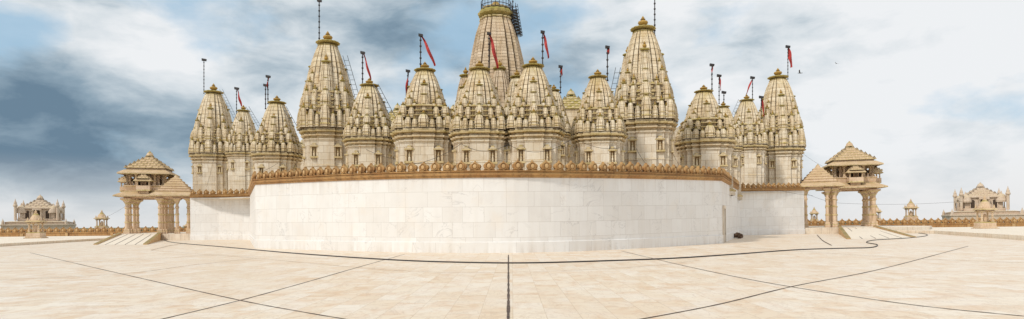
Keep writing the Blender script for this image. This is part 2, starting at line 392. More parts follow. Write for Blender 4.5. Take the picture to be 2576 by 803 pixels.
def column(h,r):
    a=loft([(1.35*r,0,0),(1.35*r,.07*h,0),(1.15*r,.08*h,2),(1.2*r,.12*h,0),(1.0*r,.14*h,0)],SQ)
    b=loft([(1.0*r,.13*h,0),(1.0*r,.30*h,0),(1.2*r,.31*h,2),(1.2*r,.335*h,2),(.92*r,.35*h,0),(.90*r,.52*h,0),(1.15*r,.53*h,2),(1.15*r,.56*h,2),(.85*r,.57*h,0),(.82*r,.70*h,0),(1.12*r,.72*h,2),(1.12*r,.75*h,0),(.8*r,.77*h,0),(.8*r,.83*h,0),(1.3*r,.88*h,2),(1.3*r,.90*h,0)],C12)
    c=loft([(1.2*r,.895*h,0),(1.4*r,.93*h,0),(2.3*r,.965*h,2),(2.3*r,1.0*h,0)],SQ)
    return merge(a,b,c)
def chajja(mb,x,y,z,hx,hy,out,drop,t=.14):
    s=np.array([(-1,-1),(1,-1),(1,1),(-1,1)],float)
    def rg(ex,zz): return [(x+a*(hx+ex),y+b*(hy+ex),zz) for a,b in s]
    v=rg(0,z-.02)+rg(out,z-drop)+rg(out,z-drop+t)+rg(0,z+t*2.2)
    f=[]
    for i in range(3):
        for j in range(4):
            k=(j+1)%4; f.append((i*4+j,i*4+k,(i+1)*4+k,(i+1)*4+j))
    f.append((12,13,14,15)); f.append((0,3,2,1))
    mb.raw(v,f,0)
    e=.03
    v=rg(out+e,z-drop-.05)+rg(out+e,z-drop+.05)
    mb.raw(v,[(j,(j+1)%4,4+(j+1)%4,4+j) for j in range(4)],2)
PM=[M_PAV,M_PAV,M_BAND,M_CREST,M_PAV,M_DARK]
def tall_pavilion(name,cx,d,z0,hw,hcol,hup,hroof,yaw):
    X,Y,_=W(cx,500,d); mb=MB(); col=column(hcol,hw*.10)
    P=hw*.80
    for a in (-1,1):
        for b in (-1,1): mb.add(col,(a*P,b*P,z0))
    for a in (-1,1):
        mb.add(col,(a*P,-P*.40,z0),(.8,.8,1)); mb.add(col,(a*P,P*.40,z0),(.8,.8,1))
    z=z0+hcol
    for (a0,a1,b0,b1) in ((-P-.35,P+.35,-P-.25,-P+.25),(-P-.35,P+.35,P-.25,P+.25),(-P-.25,-P+.25,-P+.25,P-.25),(P-.25,P+.25,-P+.25,P-.25)):
        mb.box(a0,a1,b0,b1,z,z+.4,0)
    mb.box(-P-.4,P+.4,-P-.4,P+.4,z+.4,z+.62,2)
    chajja(mb,0,0,z+.63,P+.35,P+.35,hw*.34,.35)
    zu=z+.9
    g=hw*.86
    mb.add(loft([(g,zu-.2,0),(g,zu,0),(g*1.04,zu+.05,2),(g*1.04,zu+.15,2),(g,zu+.2,0),(g*1.05,zu+.75,0),(g*1.09,zu+.85,2),(g*1.09,zu+.95,0),(g*.5,zu+.96,0)],SQ))
    mb.box(-g*.62,g*.62,-g*.62,g*.62,zu+.9,zu+hup,0)
    for kq in range(4):
        j=MB()
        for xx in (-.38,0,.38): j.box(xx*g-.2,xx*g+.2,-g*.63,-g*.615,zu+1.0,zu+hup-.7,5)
        mb.add(j.part(),(0,0,0),(1,1,1),kq*math.pi/2)
    sc=column(hup-1.0,hw*.06)
    for t in (-1,-.5,.5,1):
        for (a,b) in ((t,-1),(t,1),(-1,t),(1,t)):
            mb.add(sc,(a*g*.9,b*g*.9,zu+.95))
    for t in (-1,1):
        for i in range(9):
            u=-g*.9+g*1.8*i/8
            mb.box(u-.05,u+.05,t*g*.88-.04,t*g*.88+.04,zu+.95,zu+1.5,0); mb.box(t*g*.88-.04,t*g*.88+.04,u-.05,u+.05,zu+.95,zu+1.5,0)
    for kq in range(4):
        j=MB(); w=g*.34
        j.box(-w,w,-g*1.45,-g*.95,zu+.1,zu+.3,2); j.box(-w*.7,w*.7,-g*1.3,-g*.95,zu-.3,zu+.1,0)
        j.add(loft([(w*.2,zu-.75,2),(w*.7,zu-.3,0)],C8),(0,-g*1.12,0))
        j.box(-w,w,-g*1.45,-g*1.38,zu+.3,zu+.85,0)
        for a in (-1,1): j.box(a*w-.05,a*w+.05,-g*1.38,-g*.98,zu+.3,zu+.85,0)
        cc=column(hup*.62-.3,.10)
        for a in (-1,1): j.add(cc,(a*w*.85,-g*1.38,zu+.3))
        chajja(j,0,-g*1.2,zu+hup*.62+.05,w,g*.22,.25,.18,.08)
        samvarana(j,0,-g*1.2,zu+hup*.62+.2,w*1.0,hup*.35,3)
        mb.add(j.part(),(0,0,0),(1,1,1),kq*math.pi/2)
    zr=zu+hup
    mb.box(-g-.1,g+.1,-g-.1,g+.1,zr-.1,zr+.2,2)
    chajja(mb,0,0,zr+.22,g,g,hw*.26,.3)
    mb.box(-g*.95,g*.95,-g*.95,g*.95,zr+.4,zr+.75,0)
    samvarana(mb,0,0,zr+.75,g*1.05,hroof,6)
    return mb.obj(name,PM,(X,Y,0),yaw)
def low_pavilion(name,cx,d,z0,hx,hcol,hroof,yaw,cols):
    X,Y,_=W(cx,500,d); mb=MB(); P=hx*.80; col=column(hcol,hx*.105)
    for a,b in cols: mb.add(col,(a*P,b*P,z0))
    z=z0+hcol
    mb.box(-P-.35,P+.35,-P-.35,P+.35,z,z+.45,0); mb.box(-P-.45,P+.45,-P-.45,P+.45,z+.45,z+.6,2)
    chajja(mb,0,0,z+.62,P+.3,P+.3,hx*.36,.35)
    n=6; r0=hx*1.0; zz=z+.85; th=hroof*.86/n
    for k in range(n):
        r=r0*(1-k/(n+1)); rn=r0*(1-(k+1)/(n+1))
        mb.add(loft([(r,zz,0),(r*1.03,zz+th*.3,0),(r*1.03,zz+th*.4,2),(r*.90,zz+th*.45,0),(rn*1.02,zz+th*.95,0),(rn,zz+th*1.01,0)],SQ)); zz+=th
    mb.add(BELL,(0,0,zz-.1),(hx*.16,hx*.16,hroof*.25))
    return mb.obj(name,PM,(X,Y,0),yaw)
ZL=.8
def hgt(cx,y1,y0,d): return (y0-y1)/F*d
tall_pavilion('two_storey_pavilion',378,87,ZL,50*87/F,hgt(0,503,589,87),hgt(0,432,478,87),hgt(0,376,424,87),.30)
low_pavilion('entrance_pavilion',444,80,ZL,39*80/F,hgt(0,500,588,80),hgt(0,437,480,80),.35,[(-1,-1),(1,-1),(-1,1),(1,1),(.2,-1),(-1,0)])
tall_pavilion('two_storey_pavilion',2138,90,ZL,53*90/F,hgt(0,476,566,90),hgt(0,402,448,90),hgt(0,340,393,90),-.30)
low_pavilion('entrance_pavilion',2058,82,ZL,40*82/F,hgt(0,470,566,82),hgt(0,404,450,82),-.35,[(-1,-1),(1,-1),(-1,1),(1,1),(.5,-1),(1,0)])

# temple hall behind the shrines
mb=MB()
Xa=W(880,400,62)[0]; Xb=W(1690,400,62)[0]
mb.box(Xa,Xb,58,80,4.2,W(1288,340,62)[2],1)
def hallroof(px,d,yt,yb,hwp):
    X,Y,zt=W(px,yt,d); zb=W(px,yb,d)[2]; hw=hwp*d/F
    mb.box(X-hw*.95,X+hw*.95,Y-hw*.95,Y+hw*.95,zb-2.5,zb,0)
    samvarana(mb,X,Y,zb,hw,zt-zb,6,0)
hallroof(1436,66,222,285,60); hallroof(1000,64,258,315,48); hallroof(1140,64,262,310,40); hallroof(1545,64,255,310,45); hallroof(900,66,285,330,40)
mb.obj('temple_hall',[M_STONE,M_BASE,M_MOSS,M_MOSS,M_MOSS,M_DARK])
for px,d,yt,yb,hwp in ((760,74,350,385,30),(1722,72,300,360,34),(1835,84,330,380,26),(655,90,340,385,20)):
    mb=MB()
    X,Y,zt=W(px,yt,d); zb=W(px,yb,d)[2]; hw=hwp*d/F
    mb.box(X-hw*.95,X+hw*.95,Y-hw*.95,Y+hw*.95,4.2,zb,1); samvarana(mb,X,Y,zb,hw,zt-zb,5,0)
    mb.obj('temple_porch',[M_STONE,M_BASE,M_BAND,M_MOSS,M_MOSS,M_DARK])

# ---------------------------------------------------------------- main tower
D=62.0; k=D/F
X0,_,_=W(1249,200,D)
zof=lambda y:W(1249,y,D)[2]
mb=MB()
pr=[(96*k,4.2,1),(96*k,zof(330),1),(100*k,zof(325),2),(100*k,zof(318),2),(90*k,zof(312),0)]
ys=[300,262,226,190,155,122,92,68,54]; hs=[86,82,77,72,66,59,52,44,38]
nn=30
for i in range(nn):
    t=i/nn; y=300-(300-54)*t; h=np.interp(-y,[-a for a in ys],hs)
    t2=(i+.88)/nn; y2=300-(300-54)*t2; h2=np.interp(-y2,[-a for a in ys],hs)
    pr+=[(h*k,zof(y),0),(h2*k,zof(y2),0),(h2*k*.985,zof(y2)+.01,0),(h2*k*.985,zof(y2-.8),0)]
pr+=[(41*k,zof(53),2),(41*k,zof(50),2),(25*k,zof(49.5),0)]
mb.add(loft(pr,SPL))
mb.add(loft([(30*k,zof(52),3),(36*k,zof(47),3),(45*k,zof(41),3),(46*k,zof(36),3),(40*k,zof(30),3),(30*k,zof(28),3),(36*k,zof(26),3),(37*k,zof(23),2),(20*k,zof(22),3),(14*k,zof(16),3),(8*k,zof(8),4),(1*k,zof(3),4)],AM))
def rput(T,z,h,r,pts,R):
    for (x,y) in pts:
        for kq in range(4):
            c,s=[(1,0),(0,1),(-1,0),(0,-1)][kq]
            mb.add(T,((x*c-y*s)*R,(x*s+y*c)*R,z),(r,r,h),kq*math.pi/2)
R=86*k
rput(SP_MID,zof(320),(zof(170)-zof(320)),R*.36,[(0,-.9)],R)
rput(SP_MID,zof(320),(zof(205)-zof(320)),R*.27,[(-.82,-.82)],R)
rput(MINI,zof(320),(zof(240)-zof(320)),R*.2,[(-.5,-1.0),(.5,-1.0)],R)
ob=mb.obj('main_temple_tower',[M_TALL,M_BASE,M_BAND,M_MOSS,M_POT,M_DARK],(X0,D,0),.12)
mb=MB(); rr=37*k; z0=zof(29)
for hh in (0,.45,.9):
    mb.tube([(rr*math.cos(a),rr*math.sin(a),z0+hh) for a in np.linspace(0,2*math.pi,33)],.035,0,5)
for i in range(24):
    a=2*math.pi*i/24; mb.tube([(rr*math.cos(a),rr*math.sin(a),z0-.15),(rr*math.cos(a),rr*math.sin(a),z0+.9)],.028,0,4)
mb.obj('tower_railing',[M_METAL],(X0,D,0))
mb=MB()
xs=X0+44*k
zz0=zof(94); zz1=zof(30)
for i in range(0,26):
    t=i/25; z=zz0+(zz1-zz0)*t; cx=xs+ (1-t)*12*k
    mb.box(cx-.36,cx+.36,-.06,.06,z,z+.05,0)
    if i%3==0: mb.tube([(cx+.42*math.cos(b),.42*math.sin(b),z) for b in np.linspace(0,2*math.pi,13)],.03,0,4)
for b in np.linspace(0,2*math.pi,7)[:-1]:
    mb.tube([(xs+12*k+.42*math.cos(b),.42*math.sin(b),zz0),(xs+.42*math.cos(b),.42*math.sin(b),zz1+.6)],.025,0,4)
for i in range(9):
    t=i/8; cx=xs+(1-t)*12*k; z=zz0+(zz1-zz0)*t
    mb.tube([(cx-.9,-.1,z),(cx+.42,-.2,z+.3)],.035,0,4)
mb.obj('caged_ladder',[M_METAL],(0,D-.5,0))

# ---------------------------------------------------------------- marble retaining wall + crest
def dcurve(x):
    return 34.9+11.1*((x-1288)/646)**2 if x<1288 else 34.9+12.1*((x-1288)/527)**2
def ycurve(x):
    return 443+19*((x-1288)/646)**2 if x<1288 else 443+9*((x-1288)/527)**2
path=[]
for x,d,y in [(478,76,496),(550,76,495),(628,75,493)]: path.append((W(x,y,d)))
NL=36
for i in range(NL+1):
    x=642+(1815-642)*i/NL; path.append(W(x,ycurve(x),dcurve(x)))
for x,d,y in [(1862,74,480),(1945,76,479),(2023,78,478)]: path.append(W(x,y,d))
pl=np.array(path)
seg=np.r_[0,np.cumsum(np.hypot(np.diff(pl[:,0]),np.diff(pl[:,1])))]
def nrm(i):
    a=pl[max(i-1,0)];b=pl[min(i+1,len(pl)-1)]; t=np.array([b[0]-a[0],b[1]-a[1]]); t/=np.hypot(*t); return np.array([t[1],-t[0]])
V=[];Fc=[];UV=[]
def addq(v,uv):
    o=len(V); V.extend(v); Fc.append((o,o+1,o+2,o+3)); UV.extend(uv)
nrows=5
for i in range(len(pl)-1):
    a,b=pl[i],pl[i+1]; u0,u1=seg[i]/.88,seg[i+1]/.88
    addq([(a[0],a[1],0),(b[0],b[1],0),(b[0],b[1],b[2]),(a[0],a[1],a[2])],[(u0,0),(u1,0),(u1,nrows),(u0,nrows)])
def foff(i,o):
    n=nrm(i); return pl[i][:2]+n*o
for i in range(len(pl)-1):
    a=foff(i,.07); b=foff(i+1,.07); u0,u1=seg[i]/.88,seg[i+1]/.88; h=.62
    addq([(a[0],a[1],0),(b[0],b[1],0),(b[0],b[1],h),(a[0],a[1],h)],[(u0+.3,0.05),(u1+.3,.05),(u1+.3,.95),(u0+.3,.95)])
    addq([(a[0],a[1],h),(b[0],b[1],h),(pl[i+1][0],pl[i+1][1],h+.03),(pl[i][0],pl[i][1],h+.03)],[(u0,.95),(u1,.95),(u1,.99),(u0,.99)])
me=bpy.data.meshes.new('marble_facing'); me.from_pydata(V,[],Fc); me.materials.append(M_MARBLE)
uvl=me.uv_layers.new(name='UVMap'); uvl.data.foreach_set('uv',np.array(UV,float).ravel())
me.update(); face=bpy.data.objects.new('marble_facing',me); scene.collection.objects.link(face)
wall=empty('marble_retaining_wall'); face.parent=wall
mb=MB()
poly=[tuple(p[:2]) for p in path]
V2=[(x,y,p[2]-.25) for (x,y),p in zip(poly,path)]
vv=V2+[(52,125,4.6),(-55,125,4.6)]
ff=[]; n=len(V2)
vv.append((0,60,4.5)); c=len(vv)-1
for i in range(n+1): ff.append((i,(i+1),c))
ff.append((n+1,0,c))
mb.raw(vv,ff,0)
mb.raw([(poly[0][0],poly[0][1],0),(-55,125,0),(-55,125,4.6),(poly[0][0],poly[0][1],path[0][2])],[(0,1,2,3)],0)
mb.raw([(poly[-1][0],poly[-1][1],0),(52,125,0),(52,125,4.6),(poly[-1][0],poly[-1][1],path[-1][2])],[(0,1,2,3)],0)
o=mb.obj('terrace_top',[M_BASE]); o.parent=wall
mb=MB()
prof=[(0.0,-.10),(.08,-.08),(.10,.02),(.18,.05),(.20,.13),(.10,.18),(.10,.24),(.17,.28),(.17,.33),(-.25,.34),(-.25,-.2)]
vs=[]
for i in range(len(pl)):
    n=nrm(i)
    for o_,z_ in prof: vs.append((pl[i][0]+n[0]*o_,pl[i][1]+n[1]*o_,pl[i][2]+z_))
fs=[];m=len(prof)
for i in range(len(pl)-1):
    for j in range(m-1): fs.append((i*m+j,(i+1)*m+j,(i+1)*m+j+1,i*m+j+1))
fs.append(tuple(range(m))); fs.append(tuple((len(pl)-1)*m+j for j in range(m)))
mb.raw(vs,fs,0)
def merlon(w,h,t):
    half=[(.46,0),(.46,.10),(.36,.14),(.47,.30),(.50,.46),(.44,.62),(.30,.74),(.16,.83),(.07,.93),(.02,1.08)]
    out=[(x*w,y*h) for x,y in half]+[(-x*w,y*h) for x,y in reversed(half)]
    n=len(out); v=[(x,-t/2,z) for x,z in out]+[(x,t/2,z) for x,z in out]
    ins=[(x*.80,(z-.48*h)*.80+.48*h) for x,z in out]
    v+=[(x,-t/2-.05,z) for x,z in ins]
    f=[tuple(range(2*n-1,n-1,-1))]
    for j in range(n):
        k2=(j+1)%n; f.append((j,k2,n+k2,n+j)); f.append((j,2*n+j,2*n+k2,k2))
    f.append(tuple(2*n+j for j in range(n)))
    P=(np.array(v,float),f,[0]*len(f))
    ring=loft([(.30*w,0,0),(.30*w,.05,0),(.25*w,.055,0),(.23*w,.012,0)],C12)
    dv=loft([(.17*w,0,1),(.16*w,.05,1),(.06*w,.07,1)],C12)
    def turn(q): 
        v2=q[0]; return (np.column_stack([v2[:,0],-t/2-.05-v2[:,2],v2[:,1]*1.15+.45*h]),q[1],q[2])
    return merge(P,turn(ring),turn(dv))
def along(s):
    i=int(np.clip(np.searchsorted(seg,s)-1,0,len(seg)-2)); t=(s-seg[i])/(seg[i+1]-seg[i])
    p=pl[i]*(1-t)+pl[i+1]*t; d_=pl[i+1]-pl[i]; return p,math.atan2(d_[1],d_[0])
ME=merlon(.70,.58,.16)
s=.4
while s<seg[-1]-.2:
    p,an=along(s); mb.add(ME,(p[0],p[1],p[2]+.33),(random.uniform(.96,1.03),1,random.uniform(.90,1.08)),an+random.uniform(-.02,.02)); s+=.84
o=mb.obj('carved_crest',[M_CREST,M_CRESTC]); o.parent=wall

# service door in the return wall just behind the right-hand corner
mb=MB()
mb.box(-.95,-.7,-.14,.05,0,2.75,0); mb.box(.7,.95,-.14,.05,0,2.75,0); mb.box(-.95,.95,-.16,.05,2.75,3.0,0)
mb.box(-.7,.7,-.03,.04,0,2.75,1); mb.box(-.62,-.04,-.06,-.03,.1,2.65,2); mb.box(.04,.62,-.06,-.03,.1,2.65,2)
p,an=along(seg[2+NL+1]+1.6)
mb.obj('service_door',[M_PLAT,M_DARK,M_DOOR],(p[0],p[1],0),an)

# ---------------------------------------------------------------- ground + floor
mb=MB(); mb.raw([(-3000,-400,-.02),(3000,-400,-.02),(3000,5000,-.02),(-3000,5000,-.02)],[(0,1,2,3)],0); mb.obj('ground',[M_GROUND])
mb=MB(); mb.raw([(-140,-30,0),(140,-30,0),(140,108,0),(-140,108,0)],[(0,1,2,3)],0); floor=mb.obj('marble_terrace_floor',[M_FLOOR])
def smooth(pts,n=14):
    P=[np.array(p,float) for p in pts]; P=[2*P[0]-P[1]]+P+[2*P[-1]-P[-2]]; out=[]
    for i in range(1,len(P)-2):
        for k_ in range(n):
            t=k_/n; a,b,c,d=P[i-1],P[i],P[i+1],P[i+2]
            out.append(.5*((2*b)+(-a+c)*t+(2*a-5*b+4*c-d)*t*t+(-a+3*b-3*c+d)*t**3))
    out.append(P[-2]); return out
def strip(mb,pts,w,z,mat):
    g=[G(p[0],p[1]) for p in smooth(pts)]
    v=[];f=[]
    for i,p in enumerate(g):
        a=g[max(i-1,0)];b=g[min(i+1,len(g)-1)]; t=Vector((b[0]-a[0],b[1]-a[1])).normalized(); n=Vector((t.y,-t.x))*w/2*random.uniform(.7,1.3)
        v+=[(p[0]+n.x,p[1]+n.y,z),(p[0]-n.x,p[1]-n.y,z)]
        if i: f.append((2*i-2,2*i-1,2*i+1,2*i))
    mb.raw(v,f,mat)
mb=MB()
JL=[([(75,636),(300,688),(600,755),(760,785),(920,812)],.05,0),
 ([(380,810),(600,757),(750,716),(900,673),(1018,640)],.05,0),
 ([(1563,632),(1780,682),(1990,722),(2300,768),(2576,796),(2680,806)],.05,0),
 ([(1580,810),(1800,768),(1990,722),(2200,681),(2435,620)],.05,0),
 ([(1279,642),(1279,700),(1279,760),(1278,830)],.055,0),
 ([(-20,706),(300,690),(480,668),(650,650)],.05,1),([(380,630),(640,650),(1000,681),(1280,686),(1600,672),(1760,656)],.035,1),
 ([(-20,661),(300,656),(560,640)],.06,1),([(2600,663),(2300,651),(2000,632),(1830,620)],.06,1),
 ([(2055,591),(2070,606),(2092,618)],.09,0),([(380,630),(430,618),(470,612)],.08,1),([(400,640),(800,650),(1280,664)],.03,1)]
for i,(p,w,mm) in enumerate(JL): strip(mb,p,w,.004+.0015*i,mm)
o=mb.obj('floor_joints',[M_JOINT,M_JOINT2]); o.parent=floor

mb=MB()
cb=[(402,592),(412,604),(445,612),(560,622),(760,640),(1000,656),(1180,662),(1340,663),(1550,657),(1700,651),(1850,641),(2000,630),(2120,626),(2190,624),(2207,617),(2180,611),(2200,605),(2280,600),(2330,594),(2318,588),(2240,584)]
g=[G(*p) for p in smooth(cb,10)]
mb.tube([(a,b,.032) for a,b,c in g],.032,0,6); mb.obj('electric_cable',[M_RUBBER],smooth=True)

def slab(name,pts,h,mats,z0=0.0):
    mb=MB(); n=len(pts); v=[(x,y,z0) for x,y in pts]+[(x,y,h) for x,y in pts]
    f=[tuple(n+j for j in range(n))]+[(j,(j+1)%n,n+(j+1)%n,n+j) for j in range(n)]
    mb.raw(v,f,0); return mb.obj(name,mats)
slab('pavilion_platform',[(-40.6,76.2),(-40.6,104),(-60,104),(-56,84),(-52.5,78.5)],ZL,[M_PLAT])
slab('pavilion_platform',[(38.4,78.2),(47.5,77.5),(56,80),(62,88),(62,104),(38.4,104)],ZL,[M_PLAT])
a=G(2350,588);b=G(2576,605)
slab('raised_kerb_platform',[(a[0]-2,a[1]+10),(a[0],a[1]),(b[0],b[1]),(b[0]+3,b[1]-22),(95,25),(95,103),(64,103)],.38,[M_PLAT])
a=G(235,606);b=G(-5,621)
slab('raised_kerb_platform',[(b[0],b[1]),(a[0],a[1]),(a[0]-2,103),(-95,103),(-95,35),(b[0]-6,b[1]-15)],.28,[M_PLAT])
def ramp_obj(p0,p1,q0,q1,z):
    mb=MB()
    v=[(p0[0],p0[1],.006),(p1[0],p1[1],.006),(q1[0],q1[1],z),(q0[0],q0[1],z),(q1[0],q1[1],0),(q0[0],q0[1],0)]
    mb.raw(v,[(0,1,2,3),(1,4,2),(0,3,5)],0)
    for k_ in range(1,5):
        t=k_/5; a=Vector(p0[:2]).lerp(Vector(p1[:2]),t); b=Vector(q0[:2]).lerp(Vector(q1[:2]),t)
        mb.raw([(a.x-.04,a.y,.014),(a.x+.04,a.y,.014),(b.x+.04,b.y,z+.008),(b.x-.04,b.y,z+.008)],[(0,1,2,3)],1)
    for (p,q) in ((p0,q0),(p1,q1)):
        w=.2; v=[(p[0]-w,p[1],0),(p[0]+w,p[1],0),(q[0]+w,q[1],0),(q[0]-w,q[1],0),(p[0]-w,p[1],.10),(p[0]+w,p[1],.10),(q[0]+w,q[1],z+.22),(q[0]-w,q[1],z+.22)]
        mb.raw(v,[(4,5,6,7),(0,1,5,4),(1,2,6,5),(3,0,4,7),(2,3,7,6)],2)
    return mb.obj('stone_ramp',[M_PLAT,M_JOINT,M_CRESTC])
ramp_obj(G(240,616),G(365,616),W(302,590,79),W(402,588,78),ZL)
ramp_obj(G(2135,602),G(2300,598),W(2112,570,80),W(2200,568,80),ZL)

# ---------------------------------------------------------------- parapets
def parapet(x0,y0,x1,y1,zb,h):
    mb=MB(); L=math.hypot(x1-x0,y1-y0); an=math.atan2(y1-y0,x1-x0)
    mb.box(0,L,-.15,.15,0,h*.42,0); mb.box(0,L,-.22,.22,h*.42,h*.52,0)
    m_=merlon(1.15,h*.48,.2); s=.6
    while s<L-.3:
        mb.add(m_,(s,0,h*.50)); s+=1.22
    for i in range(int(L/8)+1): mb.box(i*8-.25 if i else 0,i*8+.25,-.28,-.15,0,h*.42,1)
    return mb.obj('carved_parapet',[M_CREST,M_CRESTC],(x0,y0,zb),an)
parapet(-95,106,-40,106,0,1.85)
parapet(41,106,98,106,0,2.0)

# ---------------------------------------------------------------- domed kiosks and distant temples
def kiosk(cx,d,ytop,ybase,zg,wpx):
    X,Y,zt=W(cx,ytop,d); zb=zg; H=zt-zb; r=wpx/2*d/F; mb=MB()
    ph=W(cx,ybase,d)[2]-zg
    ph=max(ph,.3); h=H-ph
    mb.add(loft([(r*1.25,0,0),(r*1.25,ph*.4,0),(r*1.1,ph*.45,2),(r*1.05,ph,0)],SQ)); 
    mb.add(loft([(r*1.0,ph,0),(r*1.0,ph+h*.12,0),(r*.85,ph+h*.14,2)],SQ))
    c=column(h*.36,r*.13)
    for a in (-1,1):
        for b in (-1,1): mb.add(c,(a*r*.66,b*r*.66,ph+h*.13))
    mb.add(loft([(.3*r,ph+h*.13,0),(.3*r,ph+h*.3,0),(.12*r,ph+h*.4,0)],C8))
    mb.box(-r*.85,r*.85,-r*.85,r*.85,ph+h*.49,ph+h*.54,0); chajja(mb,0,0,ph+h*.56,r*.8,r*.8,r*.30,h*.03,.05)
    mb.add(loft([(.85*r,ph+h*.57,0),(.8*r,ph+h*.62,0),(.66*r,ph+h*.70,0),(.42*r,ph+h*.78,0),(.25*r,ph+h*.82,2),(.3*r,ph+h*.84,0),(.12*r,ph+h*.87,0),(.18*r,ph+h*.91,0),(.05*r,ph+h*.95,0),(.01*r,ph+h*1.0,0)],C16))
    for a in (-1,1):
        for b in (-1,1): mb.add(BELL,(a*r*.8,b*r*.8,ph+h*.57),(r*.16,r*.16,h*.14))
    return mb.obj('domed_kiosk',[M_PAV,M_PAV,M_BAND,M_PAV,M_PAV,M_DARK],(X,Y,zb),.25 if cx<1288 else -.25)
kiosk(90,84,526,600,0.28,30); kiosk(256,109,527,576,0,24); kiosk(2477,84,490,578,.38,34)
kiosk(2291,109,499,551,0,24); kiosk(2048,112,519,558,0,17); kiosk(2205,110,513,556,0,17); kiosk(470,112,560,580,0,14)
def far_temple(cx,d,ytop,sh,sv,yaw):
    X,Y,zt=W(cx,ytop,d); u=d/F*sh; uz=d/F*sv; mb=MB()
    H=zt
    z=lambda a:H-a*uz
    mb.add(loft([(84*u,0,0),(84*u,z(80),0),(86*u,z(79),2),(86*u,z(76),0),(76*u,z(75),0),(76*u,z(71),0),(78*u,z(70),2),(66*u,z(68),0)],SQ))
    mb.add(loft([(50*u,z(68),0),(50*u,z(62),2),(44*u,z(61),0),(44*u,z(38),0),(49*u,z(37),2),(49*u,z(35),0),(40*u,z(33),0)],SQ))
    for kq in range(4):
        j=MB()
        for xx in (-26,0,26):
            w=7*u if xx==0 else 5*u; top=z(44) if xx==0 else z(46)
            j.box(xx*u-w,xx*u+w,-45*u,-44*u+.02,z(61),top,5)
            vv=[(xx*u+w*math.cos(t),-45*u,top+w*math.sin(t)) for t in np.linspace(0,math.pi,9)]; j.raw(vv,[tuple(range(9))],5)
            j.box(xx*u-w*1.35,xx*u-w,-46.5*u,-44*u,z(61),top+w*.4,0); j.box(xx*u+w,xx*u+w*1.35,-46.5*u,-44*u,z(61),top+w*.4,0)
        j.box(-14*u,14*u,-56*u,-44*u,z(68),z(61),0); j.box(-12*u,12*u,-55*u,-44*u,z(41),z(37),0)
        for a in (-11,11): j.add(column(z(41)-z(61),1.6*u),(a*u,-54*u,z(61)))
        mb.add(j.part(),(0,0,0),(1,1,1),kq*math.pi/2)
    samvarana(mb,0,0,z(38),48*u,z(0)-z(38),6)
    dome=loft([(1,0,0),(1,.15,0),(1.03,.2,2),(.98,.3,0),(.88,.6,0),(.65,.88,0),(.35,1.05,0),(.15,1.12,2),(.1,1.3,0),(.02,1.5,0)],C16)
    for a in (-1,1):
        for b in (-1,1):
            mb.add(loft([(3.8*u,z(66),0),(3.8*u,z(33),0),(6*u,z(32),2),(6*u,z(29),0),(4.2*u,z(26),0),(4*u,z(23),0),(1.5*u,z(18),0),(.3*u,z(13),0)],C8),(a*54*u,b*54*u,0))
            mb.add(BELL,(a*80*u,b*80*u,z(77)),(5*u,5*u,16*uz)) 
            mb.add(dome,(a*42*u,b*38*u,z(48)),(16*u,16*u,17*uz))
    return mb.obj('distant_temple',[M_FAR,M_FAR,M_FAR,M_FAR,M_FAR,M_DARK],(X,Y,0),yaw)
far_temple(101,122,489,.76,1.0,.5); far_temple(2466,122,458,.84,1.08,-.5)

# ---------------------------------------------------------------- flagpoles
def pole(px,ytop,ybot,d,flag=None,cap=True,r=.045):
    X,Y,zt=W(px,ytop,d); Xb,_,zb=W(px,ybot,d); mb=MB()
    mb.tube([(Xb-X,0,zb),(0,0,zt)],r,0,6)
    n=int((zt-zb)/.45)
    for i in range(n):
        t=i/n; z=zb+(zt-zb)*t; xx=(Xb-X)*(1-t); mb.add(loft([(r*1.9,0,0),(r*1.9,.1,0)],C8),(xx,0,z))
    if cap:
        s=d/F
        mb.raw([(-5*s,-.1,zt-3*s),(5*s,-.1,zt-4*s),(6*s,-.1,zt+1*s),(-5*s,-.1,zt+3*s),(-5*s,.15,zt-3*s),(5*s,.15,zt-4*s),(6*s,.15,zt+1*s),(-5*s,.15,zt+3*s)],
           [(0,1,2,3),(7,6,5,4),(0,4,5,1),(3,2,6,7),(1,5,6,2),(0,3,7,4)],0)
    if flag:
        fx,fy,w=flag; x1=W(fx,fy,d)[0]-X; z1=W(fx,fy,d)[2]; n=16; v=[];f=[]; wv=w*d/F*.55
        for i in range(n+1):
            t=i/n; cx=x1*t**.85+.05+math.sin(t*9)*.04*wv*3; z=zt-.12+(z1-zt)*t; ww=wv*(.3+.8*math.sin(min(1,t*1.1)*math.pi*.85))
            v+=[(cx-ww*.5,math.sin(t*7)*.12,z),(cx,math.sin(t*7+1)*.18,z+.03),(cx+ww*.5,math.sin(t*7+2)*.12,z+.08)]
            if i: o_=3*i; f+=[(o_-3,o_-2,o_+1,o_),(o_-2,o_-1,o_+2,o_+1)]
        mb.raw(v,f,1)
    return mb.obj('flagpole',[M_METAL,M_RED],(X,Y,0))
for a in [(513,150,236,86,None),(595,222,290,84,(606,266,8)),(674,192,262,62,(671,222,5)),(668,214,275,63,None),
 (803,1,112,54,None),(912,132,214,50,(931,198,8)),(1058,88,178,46,(1092,162,12)),(1026,178,262,56,(1020,239,9)),
 (1230,84,200,50,(1250,168,14)),(1290,-40,40,62,None),(1365,80,165,44,(1378,143,11)),(1410,167,235,56,(1412,188,9)),
 (1528,118,204,46,(1529,133,12)),(1647,-30,92,51,None),(1791,163,238,58,(1789,188,6)),(1809,190,262,70,(1812,226,6)),(1821,232,300,70,None),
 (1893,195,248,80,(1876,238,8)),(1982,117,200,84,(1990,168,15)),(1915,244,300,82,(1921,292,8))]:
    px,yt,yb,d,fl=a; pole(px,yt,yb,d,fl,cap=yt>-20)

